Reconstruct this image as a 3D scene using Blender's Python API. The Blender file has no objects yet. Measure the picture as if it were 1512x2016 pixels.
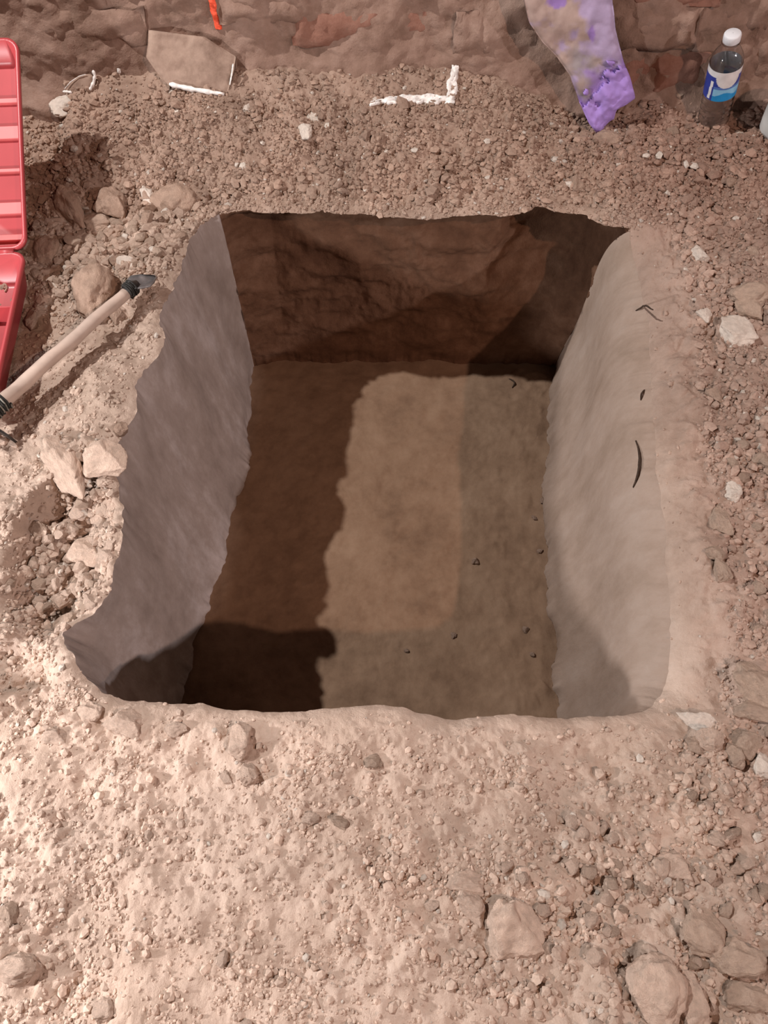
import bpy, math, random
import numpy as np
from mathutils import Vector, Matrix, Euler

random.seed(7)
RNG = np.random.default_rng(11)
scene = bpy.context.scene
COL = scene.collection

# ------------------------------------------------------------------ camera
F = 1514.0                                # focal length in pixels of a 1512 x 2016 frame
CAM_H = 0.974
PITCH = math.radians(62.0)                # looking down
cam_d = bpy.data.cameras.new('camera')
cam_d.sensor_fit = 'VERTICAL'
cam_d.sensor_height = 36.0
cam_d.lens = 36.0 * F / 2016.0
cam_d.clip_start = 0.01
cam = bpy.data.objects.new('camera', cam_d)
cam.location = (0, 0, CAM_H)
cam.rotation_euler = (math.radians(90) - PITCH, 0, 0)
COL.objects.link(cam)
scene.camera = cam

# ------------------------------------------------------------------ light
scene.view_settings.view_transform = 'Standard'
scene.view_settings.look = 'None'
scene.view_settings.gamma = 1.0
scene.view_settings.use_curve_mapping = False
scene.view_settings.exposure = 0.0

world = bpy.data.worlds.new('world')
scene.world = world
world.use_nodes = True
world.node_tree.nodes['Background'].inputs[0].default_value = (0.75, 0.62, 0.68, 1)
world.node_tree.nodes['Background'].inputs[1].default_value = 0.007

def lamp(name, loc, power, color, radius):
    l = bpy.data.lights.new(name, 'POINT')
    l.energy = power
    l.color = color
    l.shadow_soft_size = radius
    o = bpy.data.objects.new(name, l)
    o.location = loc
    COL.objects.link(o)
    return o

lamp('work_lamp_left', (-1.88, 1.27, 2.45), 345, (1.0, 0.95, 0.92), 0.03)
lamp('work_lamp_right', (2.50, -2.00, 3.60), 330, (1.0, 0.64, 0.49), 0.05)
lamp('work_lamp_side', (3.50, -0.90, 1.80), 225, (1.0, 0.92, 0.94), 0.05)
lamp('work_lamp_low', (-1.12, -0.02, 0.34), 52, (1.0, 0.95, 0.95), 0.03)

# ------------------------------------------------------------------ pixel to place
SP, CP = math.sin(PITCH), math.cos(PITCH)

def ray(px, py):
    d = (py - 1008.0) / F
    return (px - 756.0) / F, CP - d * SP, SP + d * CP      # x, forward, down per unit depth

def gp(px, py, h=0.0):
    rx, ry, rd = ray(px, py)
    z = (CAM_H - h) / rd
    return rx * z, ry * z

def at_y(px, py, Y):
    rx, ry, rd = ray(px, py)
    z = Y / ry
    return Vector((rx * z, Y, CAM_H - rd * z))

def project(P):
    P = np.asarray(P, float)
    dz = CAM_H - P[..., 2]
    z = P[..., 1] * CP + dz * SP
    yd = -P[..., 1] * SP + dz * CP
    return P[..., 0] / z * F + 756, yd / z * F + 1008, z

# ------------------------------------------------------------------ noise
def _hash(ix, iy, iz, seed):
    n = (ix.astype(np.int64) * 374761393 + iy.astype(np.int64) * 668265263
         + iz.astype(np.int64) * 2147483647 + seed * 1274126177) & 0xFFFFFFFF
    n = ((n ^ (n >> 13)) * 1274126177) & 0xFFFFFFFF
    n = ((n ^ (n >> 16)) * 2246822519) & 0xFFFFFFFF
    n = n ^ (n >> 15)
    return (n & 0xFFFFFF) / float(0xFFFFFF) * 2 - 1

def noise2(x, y, seed=0):
    x = np.asarray(x, float); y = np.asarray(y, float)
    ix = np.floor(x); iy = np.floor(y)
    fx = x - ix; fy = y - iy
    u = fx * fx * fx * (fx * (fx * 6 - 15) + 10); v = fy * fy * fy * (fy * (fy * 6 - 15) + 10)
    z = np.zeros_like(ix)
    a = _hash(ix, iy, z, seed); b = _hash(ix + 1, iy, z, seed)
    c = _hash(ix, iy + 1, z, seed); d = _hash(ix + 1, iy + 1, z, seed)
    return (a * (1 - u) + b * u) * (1 - v) + (c * (1 - u) + d * u) * v

def noise3(x, y, z, seed=0):
    x, y, z = [np.asarray(q, float) for q in (x, y, z)]
    ix, iy, iz = np.floor(x), np.floor(y), np.floor(z)
    s = lambda t: t * t * (3 - 2 * t)
    u, v, w = s(x - ix), s(y - iy), s(z - iz)
    r = 0
    for dx in (0, 1):
        for dy in (0, 1):
            for dz in (0, 1):
                r = r + _hash(ix + dx, iy + dy, iz + dz, seed) * (u if dx else 1 - u) * (v if dy else 1 - v) * (w if dz else 1 - w)
    return r

def fbm2(x, y, scale, octs=4, seed=0, gain=0.5):
    r = 0; a = 1.0; f = 1.0 / scale
    for o in range(octs):
        r = r + a * noise2(x * f + 17.3 * o, y * f - 9.1 * o, seed + o)
        a *= gain; f *= 2.03
    return r

def fbm3(x, y, z, scale, octs=3, seed=0, gain=0.5):
    r = 0; a = 1.0; f = 1.0 / scale
    for o in range(octs):
        r = r + a * noise3(x * f + 7.7 * o, y * f, z * f, seed + o)
        a *= gain; f *= 2.03
    return r

def sstep(a, b, x):
    t = np.clip((np.asarray(x, float) - a) / (b - a), 0, 1)
    return t * t * (3 - 2 * t)

def worley(x, y, cell, seed):
    """distance to nearest and second nearest jittered point, in cells"""
    x = np.asarray(x) / cell; y = np.asarray(y) / cell
    ix = np.floor(x); iy = np.floor(y)
    d1 = np.full(x.shape, 9.0); d2 = np.full(x.shape, 9.0); val = np.zeros(x.shape)
    z = np.zeros_like(ix)
    for dx in (-1, 0, 1):
        for dy in (-1, 0, 1):
            cx = ix + dx; cy = iy + dy
            jx = cx + 0.5 + 0.46 * _hash(cx, cy, z, seed); jy = cy + 0.5 + 0.46 * _hash(cx, cy, z, seed + 1)
            d = np.hypot(x - jx, y - jy)
            h = _hash(cx, cy, z, seed + 2)
            near = d < d1
            d2 = np.where(near, d1, np.minimum(d2, d))
            val = np.where(near, h, val)
            d1 = np.where(near, d, d1)
    return d1, d2, val

# ------------------------------------------------------------------ materials
def new_mat(name):
    m = bpy.data.materials.new(name)
    m.use_nodes = True
    nt = m.node_tree
    return m, nt, nt.nodes['Principled BSDF']

def soil_mat(name, dark, mid, pale, big=4.0, small=38.0, bump=0.5, stretch=(1, 1, 1), tone=False, grain=240.0, bdist=0.004):
    m, nt, b = new_mat(name)
    N, L = nt.nodes.new, nt.links.new
    tc = N('ShaderNodeTexCoord'); mp = N('ShaderNodeMapping')
    mp.inputs['Scale'].default_value = stretch
    L(tc.outputs['Object'], mp.inputs['Vector'])
    n1 = N('ShaderNodeTexNoise'); n1.inputs['Scale'].default_value = big; n1.inputs['Detail'].default_value = 6; n1.inputs['Roughness'].default_value = 0.62
    n2 = N('ShaderNodeTexNoise'); n2.inputs['Scale'].default_value = small; n2.inputs['Detail'].default_value = 8; n2.inputs['Roughness'].default_value = 0.68
    n3 = N('ShaderNodeTexNoise'); n3.inputs['Scale'].default_value = grain; n3.inputs['Detail'].default_value = 5; n3.inputs['Roughness'].default_value = 0.7
    for n in (n1, n2, n3):
        L(mp.outputs[0], n.inputs['Vector'])
    add = N('ShaderNodeMath'); add.operation = 'MULTIPLY_ADD'
    L(n1.outputs['Fac'], add.inputs[0]); add.inputs[1].default_value = 0.55
    m2 = N('ShaderNodeMath'); m2.operation = 'MULTIPLY'; L(n2.outputs['Fac'], m2.inputs[0]); m2.inputs[1].default_value = 0.45
    L(m2.outputs[0], add.inputs[2])
    rp = N('ShaderNodeValToRGB')
    e = rp.color_ramp.elements
    e[0].position = 0.36; e[0].color = (*dark, 1)
    e[1].position = 0.66; e[1].color = (*pale, 1)
    k = e.new(0.5); k.color = (*mid, 1)
    L(add.outputs[0], rp.inputs[0])
    out = rp.outputs[0]
    if tone:
        at = N('ShaderNodeAttribute'); at.attribute_name = 'tone'
        mx = N('ShaderNodeMix'); mx.data_type = 'RGBA'; mx.blend_type = 'MULTIPLY'; mx.inputs[0].default_value = 1.0
        L(out, mx.inputs[6]); L(at.outputs['Color'], mx.inputs[7]); out = mx.outputs[2]
    L(out, b.inputs['Base Color'])
    b.inputs['Roughness'].default_value = 0.95
    b.inputs['Specular IOR Level'].default_value = 0.12
    ba = N('ShaderNodeMath'); ba.operation = 'MULTIPLY_ADD'
    L(n3.outputs['Fac'], ba.inputs[0]); ba.inputs[1].default_value = 0.4; L(n2.outputs['Fac'], ba.inputs[2])
    bp = N('ShaderNodeBump'); bp.inputs['Strength'].default_value = bump; bp.inputs['Distance'].default_value = bdist
    L(ba.outputs[0], bp.inputs['Height']); L(bp.outputs[0], b.inputs['Normal'])
    return m

def plain_mat(name, col, rough=0.6, metal=0.0, vary=0.15, scale=40, bump=0.15, spec=0.3, bdist=0.001, stretch=(1, 1, 1)):
    m, nt, b = new_mat(name)
    N, L = nt.nodes.new, nt.links.new
    tc = N('ShaderNodeTexCoord'); mp = N('ShaderNodeMapping'); mp.inputs['Scale'].default_value = stretch
    L(tc.outputs['Object'], mp.inputs[0])
    n = N('ShaderNodeTexNoise'); n.inputs['Scale'].default_value = scale; n.inputs['Detail'].default_value = 6
    L(mp.outputs[0], n.inputs['Vector'])
    rp = N('ShaderNodeValToRGB'); e = rp.color_ramp.elements
    e[0].position = 0.3; e[1].position = 0.7
    e[0].color = (*[c * (1 - vary) for c in col], 1); e[1].color = (*[min(1, c * (1 + vary)) for c in col], 1)
    L(n.outputs['Fac'], rp.inputs[0]); L(rp.outputs[0], b.inputs['Base Color'])
    b.inputs['Roughness'].default_value = rough; b.inputs['Metallic'].default_value = metal
    b.inputs['Specular IOR Level'].default_value = spec
    bp = N('ShaderNodeBump'); bp.inputs['Strength'].default_value = bump; bp.inputs['Distance'].default_value = bdist
    L(n.outputs['Fac'], bp.inputs['Height']); L(bp.outputs[0], b.inputs['Normal'])
    return m

def attr_mat(name, attr='tint', rough=0.6, spec=0.3, bump=0.2, scale=60, bdist=0.001):
    m, nt, b = new_mat(name)
    N, L = nt.nodes.new, nt.links.new
    at = N('ShaderNodeAttribute'); at.attribute_name = attr
    tc = N('ShaderNodeTexCoord')
    n = N('ShaderNodeTexNoise'); n.inputs['Scale'].default_value = scale; n.inputs['Detail'].default_value = 6
    L(tc.outputs['Object'], n.inputs['Vector'])
    rp = N('ShaderNodeValToRGB'); e = rp.color_ramp.elements
    e[0].position = 0.3; e[1].position = 0.75; e[0].color = (0.72, 0.72, 0.72, 1); e[1].color = (1, 1, 1, 1)
    L(n.outputs['Fac'], rp.inputs[0])
    mx = N('ShaderNodeMix'); mx.data_type = 'RGBA'; mx.blend_type = 'MULTIPLY'; mx.inputs[0].default_value = 1
    L(at.outputs['Color'], mx.inputs[6]); L(rp.outputs[0], mx.inputs[7]); L(mx.outputs[2], b.inputs['Base Color'])
    b.inputs['Roughness'].default_value = rough; b.inputs['Specular IOR Level'].default_value = spec
    bp = N('ShaderNodeBump'); bp.inputs['Strength'].default_value = bump; bp.inputs['Distance'].default_value = bdist
    L(n.outputs['Fac'], bp.inputs['Height']); L(bp.outputs[0], b.inputs['Normal'])
    return m

M = {}
M['ground'] = soil_mat('dry_soil', (0.37, 0.275, 0.215), (0.475, 0.363, 0.292), (0.56, 0.442, 0.365), big=5, small=45, bump=0.9, tone=True)
M['wall_grey'] = soil_mat('grey_clay', (0.27, 0.222, 0.198), (0.36, 0.305, 0.28), (0.52, 0.47, 0.46), big=7, small=26, bump=0.3, stretch=(1, 1, 0.5))
M['wall_tan'] = soil_mat('tan_clay', (0.27, 0.20, 0.154), (0.335, 0.254, 0.204), (0.39, 0.308, 0.258), big=8, small=30, bump=0.35, stretch=(1, 1, 0.4))
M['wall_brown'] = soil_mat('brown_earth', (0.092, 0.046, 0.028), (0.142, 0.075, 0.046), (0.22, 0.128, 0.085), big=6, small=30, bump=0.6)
M['pit_floor'] = soil_mat('brown_pit_floor', (0.175, 0.110, 0.072), (0.245, 0.160, 0.106), (0.305, 0.208, 0.142), big=7, small=26, bump=0.35)
M['back'] = soil_mat('brown_bank', (0.20, 0.128, 0.095), (0.28, 0.183, 0.142), (0.37, 0.258, 0.208), big=6, small=40, bump=0.8)
M['brick'] = soil_mat('mud_brick_red', (0.22, 0.105, 0.075), (0.275, 0.142, 0.105), (0.34, 0.20, 0.152), big=9, small=50, bump=0.6)
def clod_mat(name, c, bump=1.0):
    return soil_mat(name, tuple(q * 0.80 for q in c), c, tuple(q * 1.17 for q in c), big=1.3, small=5.0, bump=bump, grain=22, bdist=0.004)
M['clod'] = clod_mat('soil_clod', (0.53, 0.395, 0.31))
M['clod_dust'] = clod_mat('dusty_clod', (0.68, 0.515, 0.415))
M['clod_brown'] = clod_mat('brown_clod', (0.44, 0.31, 0.238))
M['clod_dark'] = clod_mat('dark_brown_clod', (0.30, 0.19, 0.135))
M['clod_pale'] = clod_mat('pale_stone', (0.62, 0.54, 0.47), 0.5)
M['gravel'] = attr_mat('gravel', rough=0.95, spec=0.1, bump=0.5, scale=300)

# ------------------------------------------------------------------ mesh helpers
def mesh_np(name, V, faces, mat=None, smooth=True, parent=None):
    """faces: (n,3) or (n,4) integer array, or a list of index lists"""
    me = bpy.data.meshes.new(name)
    V = np.asarray(V, np.float32)
    if isinstance(faces, np.ndarray):
        n, k = faces.shape
        me.vertices.add(len(V)); me.vertices.foreach_set('co', V.ravel())
        me.loops.add(n * k); me.loops.foreach_set('vertex_index', faces.astype(np.int32).ravel())
        me.polygons.add(n)
        me.polygons.foreach_set('loop_start', np.arange(0, n * k, k, dtype=np.int32))
        me.polygons.foreach_set('loop_total', np.full(n, k, np.int32))
    else:
        me.from_pydata(V.tolist(), [], faces)
    me.update(calc_edges=True)
    me.validate()
    me.polygons.foreach_set('use_smooth', np.full(len(me.polygons), smooth))
    if mat:
        me.materials.append(mat)
    return link(name, me, parent)

def link(name, data, parent=None):
    o = bpy.data.objects.new(name, data)
    COL.objects.link(o)
    if parent:
        o.parent = parent
    return o

def tag(o, label=None, cat=None, group=None, kind=None):
    if label: o['label'] = label
    if cat: o['category'] = cat
    if group: o['group'] = group
    if kind: o['kind'] = kind
    return o

def empty(name, loc, rot=(0, 0, 0)):
    o = bpy.data.objects.new(name, None)
    o.empty_display_size = 0.02
    o.location = loc; o.rotation_euler = rot
    COL.objects.link(o)
    return o

def set_color(o, name, C):
    C = np.asarray(C, np.float32)
    if C.shape[1] == 3:
        C = np.concatenate([C, np.ones((len(C), 1), np.float32)], 1)
    a = o.data.color_attributes.new(name, 'FLOAT_COLOR', 'POINT')
    a.data.foreach_set('color', C.ravel())

def grid_faces(nu, nv, close_u=False):
    """vertex index = v*nu + u"""
    u = np.arange(nu if close_u else nu - 1); v = np.arange(nv - 1)
    U, Vv = np.meshgrid(u, v)
    U2 = (U + 1) % nu
    return np.stack([Vv * nu + U, Vv * nu + U2, (Vv + 1) * nu + U2, (Vv + 1) * nu + U], -1).reshape(-1, 4)

def lathe(profile, seg=48):
    P = np.array(profile, float); n = len(P)
    a = np.linspace(0, 2 * math.pi, seg, endpoint=False)
    V = np.stack([np.outer(P[:, 0], np.cos(a)), np.outer(P[:, 0], np.sin(a)), np.outer(P[:, 1], np.ones(seg))], -1).reshape(-1, 3)
    return V, grid_faces(seg, n, True)

def tube(points, radii, seg=8, cap=True):
    P = [Vector(p) for p in points]; n = len(P)
    V = []; prev = None
    for i in range(n):
        t = (P[min(i + 1, n - 1)] - P[max(i - 1, 0)]).normalized()
        a = (Vector((0, 0, 1)) if prev is None and abs(t.z) < 0.9 else (prev or Vector((1, 0, 0))))
        s = t.cross(a).normalized(); w = s.cross(t).normalized(); prev = w
        for k in range(seg):
            q = 2 * math.pi * k / seg
            V.append(P[i] + (s * math.cos(q) + w * math.sin(q)) * radii[i])
    faces = [f.tolist() for f in grid_faces(seg, n, True)]
    if cap:
        faces.append(list(range(seg))[::-1]); faces.append([(n - 1) * seg + k for k in range(seg)])
    return np.array([list(v) for v in V]), faces

# ------------------------------------------------------------------ pit outline
def P2(*pts):
    return np.array([gp(x, y) for x, y in pts])

def resample(P, n):
    P = np.asarray(P, float)
    d = np.concatenate([[0], np.cumsum(np.hypot(*(np.diff(P, axis=0).T)))])
    s = np.linspace(0, d[-1], n)
    return np.stack([np.interp(s, d, P[:, 0]), np.interp(s, d, P[:, 1])], 1)

def smooth_line(P, it=2):
    P = np.asarray(P, float)
    for _ in range(it):                      # Chaikin, ends kept
        q = 0.75 * P[:-1] + 0.25 * P[1:]; r = 0.25 * P[:-1] + 0.75 * P[1:]
        P = np.concatenate([P[:1], np.stack([q, r], 1).reshape(-1, 2)[1:-1], P[-1:]])
    return P

far_edge = P2((430, 414), (480, 411), (540, 413), (600, 415), (648, 409), (668, 419), (720, 419), (775, 427), (832, 431), (872, 428), (900, 417),
              (960, 414), (1000, 420), (1040, 411), (1068, 400), (1100, 411), (1148, 417), (1175, 430), (1243, 443))
right_edge = P2((1243, 443), (1268, 500), (1285, 580), (1294, 680), (1298, 780), (1306, 880), (1318, 980), (1330, 1080), (1340, 1180), (1343, 1270), (1328, 1345), (1290, 1390), (1235, 1398))
near_edge = P2((1235, 1398), (1170, 1402), (1110, 1411), (1060, 1407), (1000, 1397), (950, 1402), (885, 1411), (830, 1402), (775, 1385), (700, 1386),
               (625, 1390), (560, 1396), (500, 1393), (440, 1388), (380, 1379), (300, 1381), (240, 1376), (225, 1366))
left_edge = P2((225, 1366), (190, 1348), (160, 1318), (130, 1272), (104, 1236), (140, 1222), (180, 1190), (205, 1150), (228, 1090), (226, 1040), (236, 1000), (228, 950), (238, 900),
               (240, 866), (268, 806), (272, 745), (308, 700), (320, 660), (312, 625), (340, 572), (352, 520), (372, 470), (388, 432), (430, 414))
NF, NR, NN, NL = 400, 420, 480, 480
def side(P, n):
    return resample(smooth_line(P, 1), n + 1)[:-1]
RIM = np.concatenate([side(far_edge, NF), side(right_edge, NR), side(near_edge, NN), side(left_edge, NL)])
NU = len(RIM)
SIDE = np.concatenate([np.full(NF, 0), np.full(NR, 1), np.full(NN, 2), np.full(NL, 3)])
tan = np.roll(RIM, -3, 0) - np.roll(RIM, 3, 0)
tan /= np.linalg.norm(tan, axis=1)[:, None]
NRM = np.stack([-tan[:, 1], tan[:, 0]], 1)               # outward (outline runs clockwise)
CEN = np.array([0.02, 0.68])
flip = np.sign(np.sum(NRM * (RIM - CEN), 1).mean()); NRM *= flip
jag = fbm2(RIM[:, 0], RIM[:, 1], 0.05, 4, 31, 0.6) * np.choose(SIDE, [0.005, 0.0025, 0.0022, 0.006])
RIM = RIM + NRM * jag[:, None]

def inside_rim(x, y, poly=RIM[::6]):
    r = np.zeros(np.shape(x), bool)
    X, Y = poly[:, 0], poly[:, 1]
    X2, Y2 = np.roll(X, -1), np.roll(Y, -1)
    for a, b, c, d in zip(X, Y, X2, Y2):
        if b == d: continue
        hit = ((b > y) != (d > y)) & (x < (c - a) * (y - b) / (d - b) + a)
        r ^= hit
    return r

def rim_dist(x, y):
    x = np.asarray(x, float); y = np.asarray(y, float)
    best = np.full(np.shape(x), 9.0)
    R = RIM[::8]
    for (a, b), (c, d) in zip(R, np.roll(R, -1, 0)):
        ux, uy = c - a, d - b
        t = np.clip(((x - a) * ux + (y - b) * uy) / (ux * ux + uy * uy), 0, 1)
        best = np.minimum(best, (x - a - t * ux) ** 2 + (y - b - t * uy) ** 2)
    return np.sqrt(best)

# ------------------------------------------------------------------ ground height
def blob(x, y, px, py, rx, ry, h=0.0, soft=0.5):
    """1 inside an ellipse on the ground, fading out; centre given as seen in the photograph, radii in metres"""
    cx, cy = gp(px, py, h)
    d = np.hypot((x - cx) / rx, (y - cy) / ry)
    return 1 - sstep(1 - soft, 1 + soft, d)

def rough_mask(x, y):
    """where the surface is crumbly rather than trodden smooth"""
    m = 0.30 + 0.35 * sstep(-0.1, 0.5, fbm2(x, y, 0.16, 3, 51))
    m = np.maximum(m, sstep(1.10, 1.16, y) * 0.95 * (1 - sstep(1.33, 1.40, y) * 0.4))
    m = np.maximum(m, blob(x, y, 140, 1080, 0.10, 0.17))
    m = np.maximum(m, blob(x, y, 170, 500, 0.22, 0.16, 0, 0.4))
    m = np.maximum(m, blob(x, y, 1450, 900, 0.14, 0.5) * 0.75)
    m = np.maximum(m, blob(x, y, 60, 1330, 0.10, 0.06) * 0.9)
    m = np.maximum(m, blob(x, y, 1450, 1850, 0.28, 0.25) * 0.8)
    m = m * (1 - 0.6 * blob(x, y, 160, 760, 0.12, 0.10))
    return np.clip(m, 0, 1)

def height(x, y, d=None):
    x = np.asarray(x, float); y = np.asarray(y, float)
    r = rough_mask(x, y)
    h = 0.010 * fbm2(x, y, 0.30, 2, 1) + 0.0055 * fbm2(x, y, 0.085, 3, 5)
    h = h + r * (0.0062 * fbm2(x, y, 0.034, 4, 9, 0.62)) + (1 - r) * 0.0020 * fbm2(x, y, 0.020, 3, 15, 0.6)
    # angular crumbs pressed into the surface
    d1, d2, v = worley(x + 0.004 * fbm2(x, y, 0.02, 2, 71), y + 0.004 * fbm2(x, y, 0.02, 2, 75), 0.020, 60)
    h = h + r * 0.0060 * np.clip(v, -0.2, 1) * sstep(0.0, 0.35, d2 - d1)
    d1, d2, v = worley(x, y, 0.0085, 80)
    h = h + (0.25 + 0.75 * r) * 0.0026 * np.clip(v, -0.1, 1) * sstep(0.0, 0.4, d2 - d1)
    # ledge behind the pit climbs to the foot of the back wall on the left, stays low on the right
    h = h + 0.052 * sstep(1.14, 1.34, y) * (1 - sstep(0.18, 0.42, x)) * sstep(-0.66, -0.60, x + 0.03 * fbm2(x, y, 0.1, 2, 3))
    h = h + 0.012 * sstep(1.15, 1.25, y) * sstep(0.25, 0.45, x)
    h = h + 0.022 * sstep(1.36, 1.43, y)
    # ground drops away beneath the red case
    h = h - 0.012 * sstep(-0.575, -0.64, x + 0.02 * fbm2(x, y, 0.08, 2, 4)) * sstep(0.98, 1.06, y)
    # slumped bite out of the left rim
    s = blob(x + 0.012 * fbm2(x, y, 0.05, 3, 21), y + 0.012 * fbm2(x, y, 0.05, 3, 25), 150, 1085, 0.085, 0.135, -0.02, 0.22)
    h = h - 0.050 * s + 0.016 * s * fbm2(x, y, 0.045, 4, 29, 0.65)
    s2 = blob(x + 0.012 * fbm2(x, y, 0.05, 3, 21), y, 25, 1310, 0.05, 0.03, 0, 0.3)
    h = h - 0.022 * s2
    # raised cracked crust beside the bite
    s3 = blob(x + 0.01 * fbm2(x, y, 0.04, 3, 22), y + 0.01 * fbm2(x, y, 0.04, 3, 26), 165, 925, 0.055, 0.045, 0, 0.18)
    h = h + 0.014 * s3
    if d is not None:
        rt = sstep(0.30, 0.40, x) * sstep(1.13, 1.05, y)
        nr = sstep(0.33, 0.25, y)
        h = h * (0.35 + 0.65 * sstep(0, 0.05, d))
        h = h - 0.032 * rt * np.exp(-d / 0.035) - 0.010 * nr * np.exp(-d / 0.014) - 0.006 * np.exp(-d / 0.008)
    return h

def tone_at(x, y):
    """soil colour: pale dust near the front and left, browner damp earth at the back"""
    dust = sstep(0.95, 0.10, y + 0.06 * fbm2(x, y, 0.15, 3, 91)) * sstep(0.85, -0.1, x)
    brown = sstep(0.95, 1.25, y + 0.05 * fbm2(x, y, 0.1, 3, 95))
    patch = fbm2(x, y, 0.09, 4, 99)
    base = np.array([1.0, 1.0, 1.0])
    C = base[None, :] * (0.90 + 0.10 * patch[:, None])
    C = C * (1 - brown[:, None] * (1 - np.array([0.80, 0.73, 0.70]))[None, :])
    C = C * (1 + dust[:, None] * np.array([0.30, 0.30, 0.31])[None, :])
    rt = sstep(0.36, 0.50, x)
    C = C * (1 - rt[:, None] * (1 - np.array([0.90, 0.845, 0.845]))[None, :])
    return np.clip(C, 0.2, 1.5)

# ------------------------------------------------------------------ ground mesh
XO, Y0, Y1 = 2.4, -1.5, 1.55
dirs = RIM - CEN
tx = np.where(dirs[:, 0] > 0, (XO - CEN[0]) / np.maximum(dirs[:, 0], 1e-6), (-XO - CEN[0]) / np.minimum(dirs[:, 0], -1e-6))
ty = np.where(dirs[:, 1] > 0, (Y1 - CEN[1]) / np.maximum(dirs[:, 1], 1e-6), (Y0 - CEN[1]) / np.minimum(dirs[:, 1], -1e-6))
OUT = CEN + dirs * np.minimum(tx, ty)[:, None]
MR = 270
s = np.linspace(0, 1, MR)
g = 0.33 * s + 0.67 * s ** 4
lenr = np.linalg.norm(OUT - RIM, axis=1)
# short spokes (behind the pit) are spaced evenly
even = sstep(1.0, 0.5, lenr)
G = g[:, None] * (1 - even)[None, :] + (s ** 1.2)[:, None] * even[None, :]
GX = RIM[None, :, 0] + (OUT - RIM)[None, :, 0] * G
GY = RIM[None, :, 1] + (OUT - RIM)[None, :, 1] * G
GD = lenr[None, :] * G
gx, gy = GX.ravel(), GY.ravel()
gd = np.full(gx.shape, 0.3); nearm = GD.ravel() < 0.25
gd[nearm] = rim_dist(gx[nearm], gy[nearm])
gz = height(gx, gy, gd)
ground = mesh_np('ground', np.stack([gx, gy, gz], 1), grid_faces(NU, MR, True)[:, ::-1], M['ground'])
set_color(ground, 'tone', tone_at(gx, gy))
tag(ground, kind='structure', label='dry crumbly excavation ground surrounding the open pit')
RIMZ = gz[:NU]

# ------------------------------------------------------------------ pit walls and floor
DEPTH = 0.45
def B2(*pts):
    return np.array([gp(x, y, -DEPTH) for x, y in pts])
b_fl, b_fr = gp(500, 722, -DEPTH), gp(1092, 724, -DEPTH)
b_nr, b_nl = (0.325, 0.225), (-0.383, 0.245)
base_far = np.array([b_fl, (0.05, b_fl[1] + 0.006), b_fr])
base_right = np.concatenate([[b_fr], B2((1078, 850), (1073, 1000), (1083, 1200), (1098, 1390)), [b_nr]])
base_near = np.array([b_nr, (0.0, 0.215), b_nl])
base_left = np.concatenate([[b_nl], B2((362, 1390), (372, 1300), (410, 1200), (468, 1000), (490, 880), (498, 800)), [b_fl]])
BASE = np.concatenate([side(base_far, NF), side(base_right, NR), side(base_near, NN), side(base_left, NL)])
for _ in range(6):                                      # round the corners of the foot a little
    BASE = 0.5 * BASE + 0.25 * (np.roll(BASE, 1, 0) + np.roll(BASE, -1, 0))
bj = 0.007 * fbm2(BASE[:, 0], BASE[:, 1], 0.06, 4, 77, 0.6)
NV = 100
v = np.linspace(0, 1, NV) ** 1.15
frac = np.concatenate([np.linspace(0, 1, n, endpoint=False) for n in (NF, NR, NN, NL)])
endf = np.sin(np.pi * frac)                            # 0 at corners
RIMS = RIM.copy()
for _ in range(500):
    RIMS = 0.5 * RIMS + 0.25 * (np.roll(RIMS, 1, 0) + np.roll(RIMS, -1, 0))
NRMS = NRM.copy()
for _ in range(400):
    NRMS = 0.5 * NRMS + 0.25 * (np.roll(NRMS, 1, 0) + np.roll(NRMS, -1, 0))
NRMS /= np.linalg.norm(NRMS, axis=1)[:, None]
WX = np.zeros((NV, NU)); WY = WX.copy(); WZ = WX.copy()
for i, t in enumerate(v):
    s_lin = t
    s_right = 0.50 * (1 - math.exp(-t / 0.07)) + 0.20 * t + 0.30 * float(sstep(0.5, 1.0, t))
    w = np.where(SIDE == 1, s_right, s_lin)
    q = float(sstep(0, 0.14, t)); R_ = RIM * (1 - q) + RIMS * q
    P = R_ + (BASE + NRM * (bj * float(sstep(0.86, 1.0, t)))[:, None] - R_) * w[:, None]
    under = np.choose(SIDE, [(0.058 * sstep(0.0, 0.05, t) * (1 - 0.8 * t) + 0.07 * sstep(0.70, 0.86, frac) * sstep(0.0, 0.06, t) * (1 - sstep(0.2, 0.75, t))) * np.clip(endf * 3, 0, 1), 0 * endf, 0.02 * sstep(0, 0.15, t) * (1 - t) * np.clip(endf * 3, 0, 1), 0.004 * math.sin(math.pi * t) * np.clip(endf * 3, 0, 1)])  # extra hollow towards the far right corner is added to deepen its shadow
    z = RIMZ + (-DEPTH - RIMZ) * t
    e = math.sin(math.pi * min(1.0, t)) ** 0.5 if t < 1 else 0
    nz = 0.0065 * fbm3(P[:, 0], P[:, 1], z * 0.45, 0.11, 3, 41) + 0.0012 * fbm3(P[:, 0], P[:, 1], z * 0.5, 0.035, 3, 45)
    nz += np.choose(SIDE, [0.010, 0.0, 0.0, 0.0]) * fbm3(P[:, 0], P[:, 1], z * 1.6, 0.06, 4, 49)
    P = P + NRMS * ((under + nz * e))[:, None]
    WX[i], WY[i], WZ[i] = P[:, 0], P[:, 1], z
start = 0
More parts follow.
